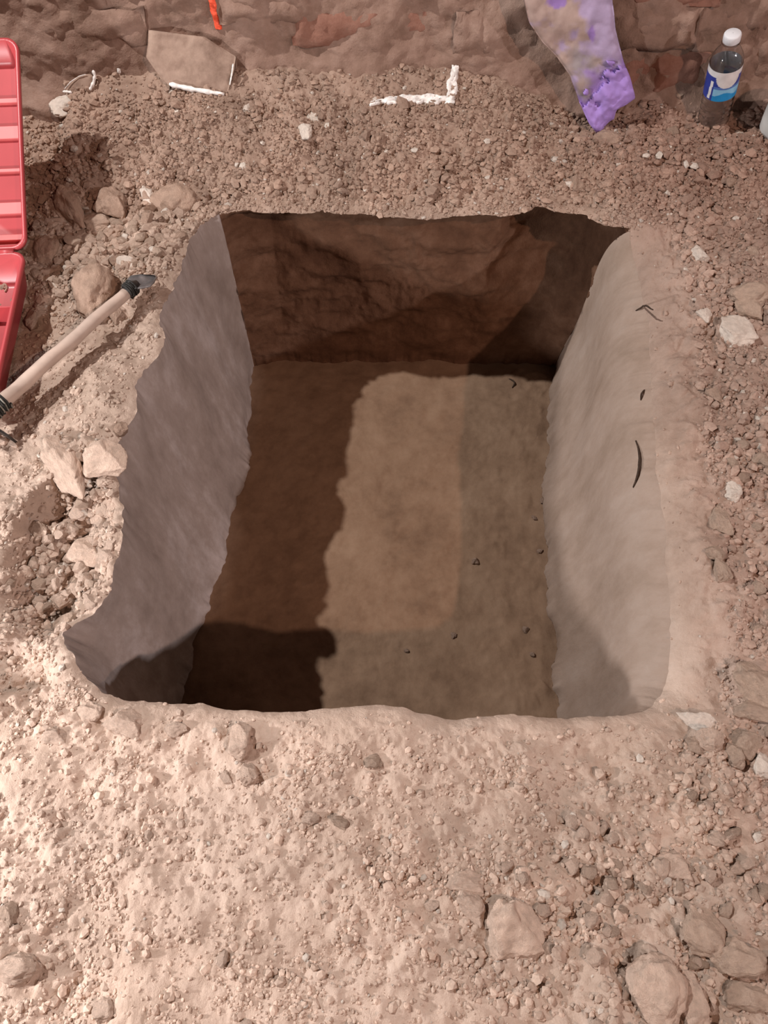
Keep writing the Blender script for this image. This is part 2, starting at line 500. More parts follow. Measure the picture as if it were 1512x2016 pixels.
for name, n, mat, lab in (('wall_far', NF, 'wall_brown', 'far brown earth side of the pit under the overhanging rim'),
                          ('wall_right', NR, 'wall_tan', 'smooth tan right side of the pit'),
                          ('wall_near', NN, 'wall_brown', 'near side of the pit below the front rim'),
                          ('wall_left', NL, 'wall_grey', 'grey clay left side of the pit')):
    idx = np.arange(start, start + n + 1) % NU
    V = np.stack([WX[:, idx], WY[:, idx], WZ[:, idx]], -1).reshape(-1, 3)
    w_ = mesh_np(name, V, grid_faces(n + 1, NV), M[mat])
    tag(w_, kind='structure', label=lab)
    start += n
FM = 130
bc = BASE.mean(0)
t = np.linspace(1, 0.0, FM)
FX = bc[0] + (WX[-1] - bc[0])[None, :] * t[:, None]
FY = bc[1] + (WY[-1] - bc[1])[None, :] * t[:, None]
sub = slice(0, NU, 3)
FX, FY = FX[:, sub], FY[:, sub]
edge = sstep(1.0, 0.93, t)[:, None]
FZ = -DEPTH + edge * (0.004 * fbm2(FX, FY, 0.14, 3, 61) + 0.0012 * fbm2(FX, FY, 0.02, 3, 65)
                      + 0.004 * sstep(0.12, 0.30, FX) * np.clip(fbm2(FX, FY, 0.03, 3, 67), 0, 1))
pf = mesh_np('floor', np.stack([FX, FY, FZ], -1).reshape(-1, 3), grid_faces(FX.shape[1], FM, True), M['pit_floor'])
tag(pf, kind='structure', label='flat brown earth bottom of the pit')

# ------------------------------------------------------------------ back wall with half-buried mud bricks
def back_y(x, z):
    return 1.425 + 0.16 * np.clip(z, 0, 2) + 0.018 * fbm2(x, z, 0.22, 3, 101) + 0.006 * fbm2(x, z, 0.05, 4, 105, 0.6) - 0.03 * np.exp(-np.clip(z - 0.02, 0, 9) / 0.03)
bx = np.linspace(-2.4, 2.4, 760); bz = np.concatenate([np.linspace(-0.08, 0.36, 130), np.linspace(0.37, 1.1, 60)])
BX, BZ = np.meshgrid(bx, bz)
BY = back_y(BX, BZ)
wb = mesh_np('wall_back', np.stack([BX, BY, BZ], -1).reshape(-1, 3), grid_faces(760, 190), M['back'])
tag(wb, kind='structure', label='brown earth and mud-brick bank behind the pit')

def wall_hit(px, py):
    Y = 1.45
    for _ in range(12):
        p = at_y(px, py, Y)
        Y = float(back_y(np.array(p.x), np.array(p.z)))
    return at_y(px, py, Y)

def rough_box(w, h, d, seed, n=(20, 9), amp=0.0025, rnd=0.006):
    """face of a mud brick: rounded slab with worn edges; x across, z up, front at -y"""
    nu, nv = n
    U, Vv = np.meshgrid(np.linspace(-1, 1, nu), np.linspace(-1, 1, nv))
    ed = np.minimum((1 - np.abs(U)) * w / 2, (1 - np.abs(Vv)) * h / 2)
    yy = -d + rnd * (1 - sstep(0, rnd * 2, ed)) + amp * fbm2(U * w + seed, Vv * h, 0.04, 3, seed)
    X = U * w / 2 + 0.003 * fbm2(U * w, Vv * h + seed, 0.05, 2, seed + 3)
    Z = Vv * h / 2 + 0.003 * fbm2(U * w + seed, Vv * h, 0.05, 2, seed + 5)
    V = np.stack([X, yy, Z], -1).reshape(-1, 3).tolist()
    f = [q.tolist() for q in grid_faces(nu, nv)]
    ring = list(range(nu)) + [k * nu + nu - 1 for k in range(1, nv)] + [(nv - 1) * nu + k for k in range(nu - 2, -1, -1)] + [k * nu for k in range(nv - 2, 0, -1)]
    b0 = len(V)
    for q in ring:
        V.append([V[q][0], d * 0.5, V[q][2]])
    m = len(ring)
    for k in range(m):
        a, b = ring[k], ring[(k + 1) % m]
        f.append([a, b0 + k, b0 + (k + 1) % m, b])
    f.append([b0 + k for k in range(m)])
    return np.array(V), f

brick_px = [(660, 62, 0.16, 0.058), (820, 40, 0.15, 0.055), (520, 20, 0.17, 0.05), (690, -30, 0.19, 0.06), (900, -35, 0.18, 0.06), (940, 70, 0.085, 0.07),
            (1300, 150, 0.17, 0.075), (1290, 60, 0.16, 0.07), (1450, 20, 0.15, 0.07), (1500, 120, 0.14, 0.075), (1330, -25, 0.18, 0.065), (180, 60, 0.2, 0.06), (90, -20, 0.2, 0.06), (330, -20, 0.19, 0.06)]
for i, (px, py, w, h) in enumerate(brick_px):
    p = wall_hit(px, py)
    V, f = rough_box(w, h, 0.006, 200 + i * 7, amp=0.006, rnd=0.009)
    a = math.atan(0.16)
    V = np.stack([V[:, 0], V[:, 1] + 0.16 * V[:, 2], V[:, 2]], 1) + np.array([p.x, p.y + 0.004, p.z])
    mesh_np('brick', V, f, M['brick'] if i in (0, 1, 3, 6, 10) else M['back'], True, wb)

# paint stripe on the bank
pm_orange = plain_mat('orange_paint', (0.80, 0.10, 0.045), 0.6, vary=0.2, scale=90)
def ribbon(name, pts, widths, lift, mat, surf, n=40, rag=0.25, seed=0, across=7):
    """paint laid on a surface: pts are 2-D positions of the centre line, surf(a, b) -> 3-D point and normal"""
    P = resample(smooth_line(np.array(pts), 2), n)
    W = np.interp(np.linspace(0, 1, n), np.linspace(0, 1, len(widths)), widths)
    T = np.gradient(P, axis=0); T /= np.linalg.norm(T, axis=1)[:, None]
    Nn = np.stack([-T[:, 1], T[:, 0]], 1)
    V = []
    for i in range(n):
        for k in range(across):
            q = (k / (across - 1) - 0.5) * 2
            ww = W[i] * (1 + rag * float(noise2(i * 0.55, 3.3 * np.sign(q), seed)))
            p = P[i] + Nn[i] * q * ww / 2
            l = lift if abs(q) < 0.99 and 0 < i < n - 1 else -0.001
            V.append(surf(p[0], p[1], l * (0.6 + 0.5 * random.random())))
    V = np.array(V)
    return mesh_np(name, V, grid_faces(across, n), mat)
def wall_surf(x, z, l):
    return (x, float(back_y(np.array(x), np.array(z))) - l - 0.001, z)
def ground_surf(x, y, l):
    return (x, y, float(height(np.array([x]), np.array([y]), np.array([0.2]))[0]) + l)
op = [wall_hit(*q) for q in ((421, -25), (419, 0), (422, 22), (427, 40), (431, 58))]
o = ribbon('paint_stripe', [(p.x, p.z) for p in op], [0.014, 0.016, 0.015, 0.012], 0.004, pm_orange, wall_surf, rag=0.15, seed=3)
tag(o, 'short curved orange paint stripe on the back bank at the top edge', 'paint mark')

# ------------------------------------------------------------------ stones, clods and gravel
def icosphere(sub):
    t = (1 + 5 ** 0.5) / 2
    V = [(-1, t, 0), (1, t, 0), (-1, -t, 0), (1, -t, 0), (0, -1, t), (0, 1, t), (0, -1, -t), (0, 1, -t), (t, 0, -1), (t, 0, 1), (-t, 0, -1), (-t, 0, 1)]
    Fc = [(0, 11, 5), (0, 5, 1), (0, 1, 7), (0, 7, 10), (0, 10, 11), (1, 5, 9), (5, 11, 4), (11, 10, 2), (10, 7, 6), (7, 1, 8),
          (3, 9, 4), (3, 4, 2), (3, 2, 6), (3, 6, 8), (3, 8, 9), (4, 9, 5), (2, 4, 11), (6, 2, 10), (8, 6, 7), (9, 8, 1)]
    V = [Vector(q).normalized() for q in V]
    for _ in range(sub):
        cache = {}; nf = []
        def mid(a, b):
            k = (min(a, b), max(a, b))
            if k not in cache:
                cache[k] = len(V); V.append(((V[a] + V[b]) / 2).normalized())
            return cache[k]
        for a, b, c in Fc:
            x, y, z = mid(a, b), mid(b, c), mid(c, a)
            nf += [(a, x, z), (b, y, x), (c, z, y), (x, y, z)]
        Fc = nf
    return np.array([list(q) for q in V]), np.array(Fc)

def stone_shape(seed, sub, cuts=9, lump=0.16, cut_d=(0.55, 0.85), flat=1.0):
    r = np.random.default_rng(seed)
    V, Fc = icosphere(sub)
    V = V * (1 + lump * fbm3(V[:, 0] + seed, V[:, 1], V[:, 2], 0.9, 2, seed))[:, None]
    for _ in range(cuts):
        n = r.normal(size=3); n /= np.linalg.norm(n)
        dd = r.uniform(*cut_d)
        over = np.maximum(0, V @ n - dd)
        V = V - over[:, None] * n[None, :] * 0.92
    if sub >= 2:
        V = V * (1 + 0.10 * fbm3(V[:, 0], V[:, 1] + seed, V[:, 2], 0.45, 4, seed + 4, 0.6))[:, None]
    V = V * np.array([1, 1, flat])
    return V, Fc

SHAPES = []
for k in range(14):
    V, Fc = stone_shape(300 + k, 4, cuts=13 if k % 4 else 6, lump=0.32 if k % 4 else 0.15)
    me = bpy.data.meshes.new('soil_clod')
    me.from_pydata(V.tolist(), [], Fc.tolist())
    me.materials.append(M['clod'])
    me.polygons.foreach_set('use_smooth', np.full(len(me.polygons), True))
    SHAPES.append(me)
for k in range(12):
    V, Fc = stone_shape(360 + k, 1, cuts=9, lump=0.35, cut_d=(0.5, 0.82))
    me = bpy.data.meshes.new('soil_clod')
    me.from_pydata(V.tolist(), [], Fc.tolist())
    me.materials.append(M['clod'])
    SHAPES.append(me)
VARIANT = {}
def shape_mesh(k, mat):
    if mat == 'clod': return SHAPES[k]
    if (k, mat) not in VARIANT:
        me = SHAPES[k].copy(); me.materials.clear(); me.materials.append(M[mat]); VARIANT[(k, mat)] = me
    return VARIANT[(k, mat)]

def local_mat(mat, x, y):
    if mat == 'clod': return 'clod_dust' if y < 0.62 and x < 0.42 else ('clod_brown' if y > 1.12 else 'clod')
    if mat == 'clod_brown': return 'clod' if y < 0.62 and x < 0.42 else ('clod_dark' if y > 1.12 else 'clod_brown')
    return mat

def gh(x, y):
    x = np.atleast_1d(x); y = np.atleast_1d(y)
    return height(x, y, rim_dist(x, y))

# traced stones: px, py, width px, height px, angle deg, flatness, shape, material, label
stones = [
 (190, 570, 62, 70, 10, .75, 8, 'clod_brown', 'big rough brown clod left of the wooden handle near its tip'),
 (248, 523, 34, 26, -15, .45, 2, 'clod_pale', 'flat pale triangular stone just above the tip of the wooden handle'),
 (291, 384, 22, 20, 20, .5, 4, 'clod_pale', 'small square pale chip on the rubble left of the far rim'),
 (140, 403, 42, 60, 70, .7, 5, 'clod', 'upright greyish clod in the dark rubble beside the red case'),
 (215, 400, 48, 40, 30, .7, 7, 'clod', 'rounded tan clod among the rubble above the pale triangular stone'),
 (345, 402, 70, 44, 10, .6, 8, 'clod', 'wide tan clod half sunk beside the far left corner of the pit'),
 (190, 440, 52, 34, 35, .6, 10, 'clod', 'slanted angular clod in the middle of the left rubble heap'),
 (88, 497, 46, 44, 20, .7, 11, 'clod_brown', 'shaded clod in the shadow of the red case'),
 (64, 632, 26, 30, 40, .7, 3, 'clod_brown', 'small brown clod at the edge of the red case shadow'),
 (232, 622, 24, 20, 0, .8, 6, 'clod_brown', 'round brown clod just below the wooden handle'),
 (222, 665, 28, 20, 20, .7, 9, 'clod', 'lower tan clod of the pair beneath the wooden handle'),
 (200, 905, 86, 64, 20, .42, 1, 'clod', 'large cracked crust slab right of the split on the left rim'),
 (135, 925, 58, 84, 65, .42, 4, 'clod', 'upright pale crust slab left of the split on the left rim'),
 (215, 1000, 34, 44, 0, .6, 2, 'clod', 'tan lump at the pit edge above the slumped bite'),
 (165, 1085, 62, 44, 15, .6, 7, 'clod', 'smooth grey-tan clod in the middle of the slumped bite'),
 (172, 1035, 50, 26, -25, .55, 10, 'clod', 'long thin clod slanting across the top of the slumped bite'),
 (120, 1100, 46, 40, 40, .7, 12, 'clod_brown', 'brown clod at the left side of the slumped bite'),
 (145, 1150, 44, 30, 10, .6, 5, 'clod_brown', 'brown clod low in the slumped bite'),
 (215, 1090, 36, 30, 60, .7, 8, 'clod', 'clod at the right edge of the slumped bite overlooking the pit'),
 (75, 1045, 34, 30, 0, .7, 6, 'clod_brown', 'dark clod at the upper left corner of the slumped bite'),
 (472, 1462, 50, 52, 25, .75, 3, 'clod', 'rounded clod standing alone just below the near rim'),
 (487, 1522, 32, 40, 60, .75, 9, 'clod', 'angular clod under the lone rounded clod below the near rim'),
 (445, 1532, 18, 24, 60, .8, 2, 'clod', 'thin upright chip left of the angular clod below the near rim'),
 (735, 1502, 28, 22, 30, .7, 0, 'clod_brown', 'single reddish-brown clod in the middle below the near rim'),
 (672, 1620, 30, 20, 0, .7, 4, 'clod_brown', 'reddish-brown chip lying right of centre in the front soil'),
 (612, 1612, 30, 20, 10, .7, 13, 'clod', 'squarish tan clod left of the reddish-brown chip'),
 (245, 1420, 56, 40, -10, .7, 7, 'clod', 'large weathered clod below the lower left corner of the pit'),
 (175, 1405, 44, 38, 20, .7, 11, 'clod', 'clod touching the lower left corner of the rim'),
 (108, 1452, 54, 32, -15, .55, 1, 'clod', 'flat oval clod at left below the corner of the pit'),
 (350, 1435, 40, 22, 0, .6, 12, 'clod', 'low clod just under the left part of the near rim'),
 (22, 1795, 34, 34, 0, .7, 5, 'clod_brown', 'brown clod at the left edge of the front soil'),
 (35, 1900, 66, 40, 0, .6, 8, 'clod', 'large crumbling clod at the lower left edge'),
 (205, 1990, 40, 40, 30, .7, 10, 'clod', 'clod at the bottom edge left of centre'),
 (1005, 1832, 108, 112, 20, .42, 1, 'clod', 'largest broad flat clod in the front soil'),
 (928, 1782, 46, 50, 10, .6, 4, 'clod', 'clod leaning on the upper left of the largest flat clod'),
 (915, 1735, 60, 36, -10, .5, 7, 'clod', 'flat clod above the upper left of the largest flat clod'),
 (1320, 1706, 60, 48, 10, .6, 2, 'clod', 'clod with a dark underside right of centre in the front soil'),
 (1388, 1830, 78, 84, 40, .6, 5, 'clod_brown', 'big brown clod above the stone cluster in the lower right corner'),
 (1290, 1935, 84, 100, 20, .55, 8, 'clod', 'broad clod leftmost of the cluster in the lower right corner'),
 (1350, 1975, 74, 84, 70, .6, 3, 'clod', 'pale tan clod at the bottom of the lower right cluster'),
 (1452, 1890, 74, 60, 0, .55, 11, 'clod_brown', 'brown squarish clod upper right of the lower right cluster'),
 (1462, 1958, 80, 56, 10, .55, 9, 'clod_brown', 'brown oval clod at the far right of the lower right cluster'),
 (1492, 1352, 70, 72, 0, .5, 4, 'clod', 'large smooth tan block cut by the right edge'),
 (1482, 1398, 64, 30, -10, .6, 7, 'clod', 'long clod directly beneath the smooth tan block'),
 (1382, 1422, 60, 36, -35, .55, 6, 'clod_pale', 'whitish oblong stone at the lower right corner of the pit'),
 (1368, 1470, 32, 28, 0, .75, 0, 'clod_brown', 'small round stone under the whitish oblong stone'),
 (1400, 1458, 40, 38, 10, .7, 13, 'clod', 'tan stone right of the small round stone under the whitish one'),
 (1445, 1490, 36, 36, 60, .7, 3, 'clod', 'round tan stone ringed by a dark gap at the right'),
 (1472, 1465, 50, 40, 10, .7, 12, 'clod', 'large round stone above the ringed round stone'),
 (1500, 1510, 36, 40, 0, .7, 9, 'clod_pale', 'pale stone at the right edge below the large round stone'),
 (1450, 655, 62, 54, 0, .5, 10, 'clod_pale', 'large pale angular clod in the gravel right of the pit'),
 (1478, 577, 60, 28, 10, .5, 8, 'clod', 'flat smooth tan stone above the pale angular clod'),
 (1472, 610, 44, 30, -30, .55, 2, 'clod', 'tan stone between the flat smooth stone and the pale angular clod'),
 (1389, 620, 24, 18, 10, .7, 6, 'clod_pale', 'small whitish pebble left of the pale angular clod'),
 (1378, 503, 20, 22, 60, .7, 0, 'clod_pale', 'tiny bright white pebble at the upper right of the pit'),
 (1440, 971, 32, 28, 0, .8, 3, 'clod_pale', 'round pale pebble in the gravel beside the long root'),
 (1410, 1090, 36, 24, -15, .65, 5, 'clod', 'oblong pebble right of the middle of the right rim'),
 (1418, 1122, 28, 40, 20, .65, 9, 'clod', 'leaning pebble below the oblong pebble at right'),
 (1415, 1022, 34, 40, 0, .5, 7, 'clod', 'flat tan clod below the round pale pebble'),
 (603, 256, 24, 22, 0, .6, 4, 'clod_pale', 'flat whitish pebble in the middle of the far ledge'),
 (615, 232, 18, 22, 30, .6, 2, 'clod_pale', 'grey-white pebble touching the flat whitish pebble on the far ledge'),
 (487, 216, 14, 14, 0, .7, 0, 'clod_pale', 'small white pebble on the far ledge right of the brick'),
 (1135, 363, 26, 24, 30, .7, 1, 'clod', 'squarish tan stone on the far ledge below the purple tip'),
 (1195, 275, 40, 26, 20, .5, 11, 'clod', 'flat tan stone at the foot of the purple tip'),
 (130, 208, 46, 30, 20, .5, 8, 'clod_pale', 'pale stone at the upper left end of the far ledge'),
 (240, 845, 26, 20, 30, .7, 12, 'clod_brown', 'dark clod on the left rim above the cracked crust'),
]
GROUPS = {}
for (px, py, w, h, a, fl, k, mat, lab) in stones:
    hh = 0.0
    for _ in range(4):
        x, y = gp(px, py, hh); hh = float(gh(x, y)[0])
    zc = (CAM_H - hh) / ray(px, py)[2]
    fs = ray(px, py)[2] / math.sqrt(sum(c * c for c in ray(px, py)))    # foreshortening of the ground seen from the camera
    rx = 0.56 * w / F * zc; ry = 0.56 * h / F * zc / max(0.62, fs)
    rz = 0.5 * (rx + ry) * fl
    o = link('soil_clod' if mat != 'clod_pale' else 'stone', shape_mesh(k, local_mat(mat, x, y)))
    o.scale = (rx * 1.2, ry * 1.2, rz * 1.1)
    o.rotation_euler = (random.uniform(-.15, .15), random.uniform(-.15, .15), math.radians(a) * 0.35)
    o.location = (x, y, hh + rz * 0.12)
    tag(o, lab, 'clod' if mat != 'clod_pale' else 'stone', 'single clods and stones around the pit')

# loose crumbs: many, clustered
def scatter(n):
    pts = []
    x = RNG.uniform(-0.95, 0.95, n); y = RNG.uniform(-0.28, 1.43, n)
    px, py, _ = project(np.stack([x, y, np.zeros(n)], -1))
    ok = (px > -60) & (px < 1572) & (py > 60) & (py < 2080)
    x, y = x[ok], y[ok]
    ok = ~inside_rim(x, y)
    return x[ok], y[ok]
sx, sy = scatter(520000)
clus = fbm2(sx, sy, 0.055, 4, 131, 0.6)
dens = 0.16 + 0.75 * sstep(0.05, 0.75, clus) * (0.35 + 0.65 * rough_mask(sx, sy))
back = sstep(1.07, 1.12, sy)
dens = np.maximum(dens, back * (0.30 + 0.45 * sstep(-0.3, 0.5, clus)) * (1 - 0.7 * sstep(1.36, 1.42, sy)))
dens = np.maximum(dens, blob(sx, sy, 140, 1080, 0.08, 0.14) * 0.9)
dens = np.maximum(dens, blob(sx, sy, 190, 480, 0.2, 0.14, 0, .4) * 0.6)
right = sstep(0.45, 0.50, sx) * sstep(0.2, 0.3, sy)
dens = np.maximum(dens, right * (0.12 + 0.6 * sstep(-0.1, 0.6, clus)))
rd_ = rim_dist(sx, sy)
dens = np.where((rd_ < 0.012 + 0.05 * sstep(0.3, 0.4, sx)) & (sy < 1.09), dens * 0.06, dens)
dens = np.where(rd_ < 0.05, np.where(sy < 0.24, dens * 0.35, dens), dens)
keep = RNG.random(len(sx)) < dens * 0.62
sx, sy = sx[keep], sy[keep]
n = len(sx)
u = RNG.random(n)
size = 0.0011 + 0.0020 * u ** 2 + 0.0036 * np.clip(u - 0.90, 0, 1) / 0.10 * RNG.random(n)
big = np.maximum.reduce([blob(sx, sy, 140, 1080, 0.09, 0.15), blob(sx, sy, 180, 470, 0.2, 0.14, 0, .4), 0.55 * blob(sx, sy, 1450, 1850, 0.25, 0.2), 0.65 * sstep(0.46, 0.52, sx), 0.45 * sstep(1.12, 1.16, sy)])
size = size * (1 + 0.9 * big) + 0.008 * big * (RNG.random(n) > 0.965) * RNG.random(n) ** 0.6 + 0.0045 * (RNG.random(n) > 0.985) * RNG.random(n)
sz = height(sx, sy, rim_dist(sx, sy))
_, _, zc = project(np.stack([sx, sy, sz], -1))
order = np.argsort(-size / zc)
NIND = 214
GMATS = {0: 'clod', 1: 'clod_brown'}
for q in order[:NIND]:
    x, y, z, r = sx[q], sy[q], sz[q], size[q]
    px, py, _ = [float(c) for c in project(np.array([x, y, z]))]
    if y > 1.11:
        nm = 'clods on the back ledge'
        lab = ('small clod on the ledge between the red case and the large brick fragment' if px < 290 else 'small clod on the ledge below the large brick fragment' if px < 520 else
               'small clod on the middle of the ledge left of the white L mark' if px < 720 else 'small clod on the ledge around the white L mark' if px < 960 else
               'small clod on the ledge below the purple painted tip' if px < 1260 else 'small clod on the ledge in front of the water bottle')
    elif x > 0.3 and y > 0.2:
        nm = 'clods right of the pit'
        lab = ('small clod right of the pit above the forked twig' if py < 600 else 'small clod right of the pit between forked twig and long root' if py < 870 else
               'small clod right of the pit beside and just below the long root' if py < 1150 else 'small clod right of the pit near its lower right corner')
    elif py > 1380:
        nm = 'clods on the front soil'
        row = 'just below the near rim' if py < 1560 else 'midway down the front soil' if py < 1780 else 'along the bottom edge'
        lab = 'small clod %s, %s' % (row, 'on the left' if px < 500 else 'in the centre' if px < 1000 else 'on the right')
    elif py > 860:
        nm = 'clods around the slumped bite'
        lab = ('small broken clod around the cracked crust slabs on the left rim' if py < 985 else 'small broken clod in the upper slumped bite' if py < 1090 else
               'small broken clod in the lower slumped bite' if py < 1220 else 'small broken clod between the slumped bite and the near rim')
    else:
        nm = 'clods in the left rubble'
        lab = ('small clod in the rubble above the pale triangular stone' if py < 500 else 'small clod in the rubble around the tip of the wooden handle' if py < 640 else
               'small clod on the bare soil below the wooden handle')
    o = link('soil_clod', shape_mesh(int(RNG.integers(14, 26)), local_mat('clod_brown' if RNG.random() < 0.2 else 'clod', x, y)))
    o.scale = (r * RNG.uniform(.95, 1.5), r * RNG.uniform(.85, 1.25), r * RNG.uniform(.6, .95))
    o.rotation_euler = (RNG.uniform(-.4, .4), RNG.uniform(-.4, .4), RNG.uniform(0, 6.28))
    o.location = (x, y, z + r * 0.22)
    tag(o, lab, 'clod', nm)
rest = order[NIND:]
PROT = [stone_shape(500 + k, 0, cuts=5, lump=0.3, cut_d=(0.5, 0.8)) for k in range(24)]
k_of = RNG.integers(0, 24, len(rest))
PV = np.stack([p[0] for p in PROT])                         # 24,12,3
SV = PV[k_of] * (size[rest][:, None] * RNG.uniform(.75, 1.35, (len(rest), 3)) * np.array([1.25, 1.1, 0.7]))[:, None, :]
ang = RNG.uniform(0, 6.28, len(rest)); tl = RNG.uniform(-.5, .5, len(rest))
ct, st = np.cos(tl)[:, None], np.sin(tl)[:, None]
xx, zz = SV[..., 0] * ct + SV[..., 2] * st, -SV[..., 0] * st + SV[..., 2] * ct
ca, sa = np.cos(ang)[:, None], np.sin(ang)[:, None]
SV = np.stack([xx * ca - SV[..., 1] * sa, xx * sa + SV[..., 1] * ca, zz], -1)
SV += np.stack([sx[rest], sy[rest], sz[rest] + size[rest] * 0.22], -1)[:, None, :]
SF = (PROT[0][1][None] + (np.arange(len(rest)) * 12)[:, None, None]).reshape(-1, 3)
gv = mesh_np('gravel', SV.reshape(-1, 3), SF, M['gravel'], False)
tint = tone_at(sx[rest], sy[rest]) * np.array([0.475, 0.363, 0.292]) * RNG.uniform(0.92, 1.30, (len(rest), 1))
pale = RNG.random(len(rest)) > 0.975
tint[pale] = np.array([0.62, 0.55, 0.48]) * RNG.uniform(0.8, 1.1, (pale.sum(), 1))
set_color(gv, 'tint', np.repeat(np.clip(tint, 0, 0.9), 12, 0))
tag(gv, 'loose soil crumbs and fine gravel strewn around the pit', 'gravel', kind='stuff')
print('gravel', len(rest), 'tris', len(SF))

# ------------------------------------------------------------------ finding a place on the surfaces
def surf_hits(px, py, lift):
    """first meeting of lines of sight with the ledge or the back wall"""
    px = np.asarray(px, float); py = np.asarray(py, float)
    rx, ry, rd = ray(px, py)
    lo = np.full(px.shape, 0.7); hi = np.full(px.shape, 2.2)
    for n_ in (120, 40):
        z = lo[None] + (hi - lo)[None] * np.linspace(0, 1, n_)[:, None]
        X, Y, Z = rx * z, ry * z, CAM_H - rd * z
        below = (Z <= height(X, Y, np.full(X.shape, 0.2))) | (Y >= back_y(X, Z))
        i = np.argmax(below, 0); k = np.arange(len(px))
        lo, hi = z[np.maximum(i - 1, 0), k], z[i, k]
    return np.stack([rx * hi, ry * hi - lift * 0.6, CAM_H - rd * hi + lift * 0.8], 1)

def surf_hit(px, py, lift=0.0):
    return Vector(surf_hits([px], [py], np.array([lift]))[0])

def sight_plane(px, py, Yt, zt, k):
    """line of sight cut with the leaning plane Y = Yt + k (z - zt)"""
    rx, ry, rd = ray(px, py)
    z = (Yt + k * (CAM_H - zt)) / (ry + k * rd)
    return np.array([rx * z, ry * z, CAM_H - rd * z])

def paint(name, pts, widths, mat, n=46, across=8, seed=0, lift=0.0035, rag=0.35, parent=None):
    P = resample(smooth_line(np.array(pts, float), 2), n)
    W = np.interp(np.linspace(0, 1, n), np.linspace(0, 1, len(widths)), widths)
    T = np.gradient(P, axis=0); T /= np.linalg.norm(T, axis=1)[:, None]
    Nn = np.stack([-T[:, 1], T[:, 0]], 1)
    V = []
    for i in range(n):
        for k in range(across):
            q = (k / (across - 1) - 0.5) * 2
            ww = W[i] * (1 + rag * float(fbm2(np.array(i * 0.4), np.array(3.3 * np.sign(q)), 1.0, 3, seed)))
            p = P[i] + Nn[i] * q * ww / 2
            edge = abs(q) > 0.99 or i in (0, n - 1)
            V.append((p[0], p[1], -0.002 if edge else lift * (0.55 + 0.9 * random.random())))
    V = np.array(V)
    return mesh_np(name, surf_hits(V[:, 0], V[:, 1], V[:, 2]), grid_faces(across, n), mat, True, parent)

white_paint = plain_mat('white_paint', (0.80, 0.77, 0.74), 0.8, vary=0.22, scale=120, bump=0.5)
mk = empty('chalk_mark', surf_hit(880, 200))
a = paint('long_stroke', [(726, 206), (760, 198), (815, 196), (860, 195), (898, 197)], [9, 15, 20, 20, 18], white_paint, seed=5, lift=0.0065)
b = paint('short_stroke', [(896, 128), (894, 150), (890, 175), (886, 208)], [15, 19, 25, 20], white_paint, n=30, seed=9, lift=0.0065)
for q in (a, b):
    q.parent = mk; q.matrix_parent_inverse = Matrix.Translation(-mk.location)
tag(mk, 'white L-shaped lime mark on the ledge behind the pit', 'paint mark')

# ------------------------------------------------------------------ sheets traced between two edges (leaning slabs)
def slab(name, left, right, Yt, zt, k, thick, nr, nc, mat, seed, amp=0.002, parent=None, color=None, rnd=0.004, back_lean=0.0):
    Lp = resample(np.array(left, float), nr); Rp = resample(np.array(right, float), nr)
    nrm = np.array([0, -1, k]) / math.sqrt(1 + k * k)           # towards the viewer
    front = np.zeros((nr, nc, 3)); ed = np.zeros((nr, nc)); pix = np.zeros((nr, nc, 2))
    for i in range(nr):
        for j in range(nc):
            t = j / (nc - 1)
            p = Lp[i] * (1 - t) + Rp[i] * t
            pix[i, j] = p
            front[i, j] = sight_plane(p[0], p[1], Yt, zt, k)
    wpx = np.linalg.norm(Rp - Lp, axis=1)
    for j in range(nc):
        ed[:, j] = np.minimum(j, nc - 1 - j) / (nc - 1) * wpx
    ed = np.minimum(ed, (np.minimum(np.arange(nr), np.arange(nr)[::-1]) / (nr - 1) * 250)[:, None])
    off = amp * fbm2(pix[..., 0] / 100, pix[..., 1] / 100, 0.5, 4, seed) - rnd * (1 - sstep(0, 9, ed))
    Vf = front + off[..., None] * nrm
    Vb = front - thick * nrm
    V = np.concatenate([Vf.reshape(-1, 3), Vb.reshape(-1, 3)])
    f = grid_faces(nc, nr)
    n0 = nr * nc
    ring = [j for j in range(nc)] + [i * nc + nc - 1 for i in range(1, nr)] + [(nr - 1) * nc + j for j in range(nc - 2, -1, -1)] + [i * nc for i in range(nr - 2, 0, -1)]
    ring = np.array(ring); nxt = np.roll(ring, -1)
    sidef = np.stack([ring, n0 + ring, n0 + nxt, nxt], 1)
    F_ = np.concatenate([f[:, ::-1], f + n0, sidef])
    o = mesh_np(name, V, F_, mat, True, parent)
    if color is not None:
        C = color(pix[..., 0].ravel(), pix[..., 1].ravel())
        set_color(o, 'tint', np.concatenate([C, np.tile(np.array([[0.16, 0.15, 0.14]]), (n0, 1))]))
    return o, pix, Vf, nrm

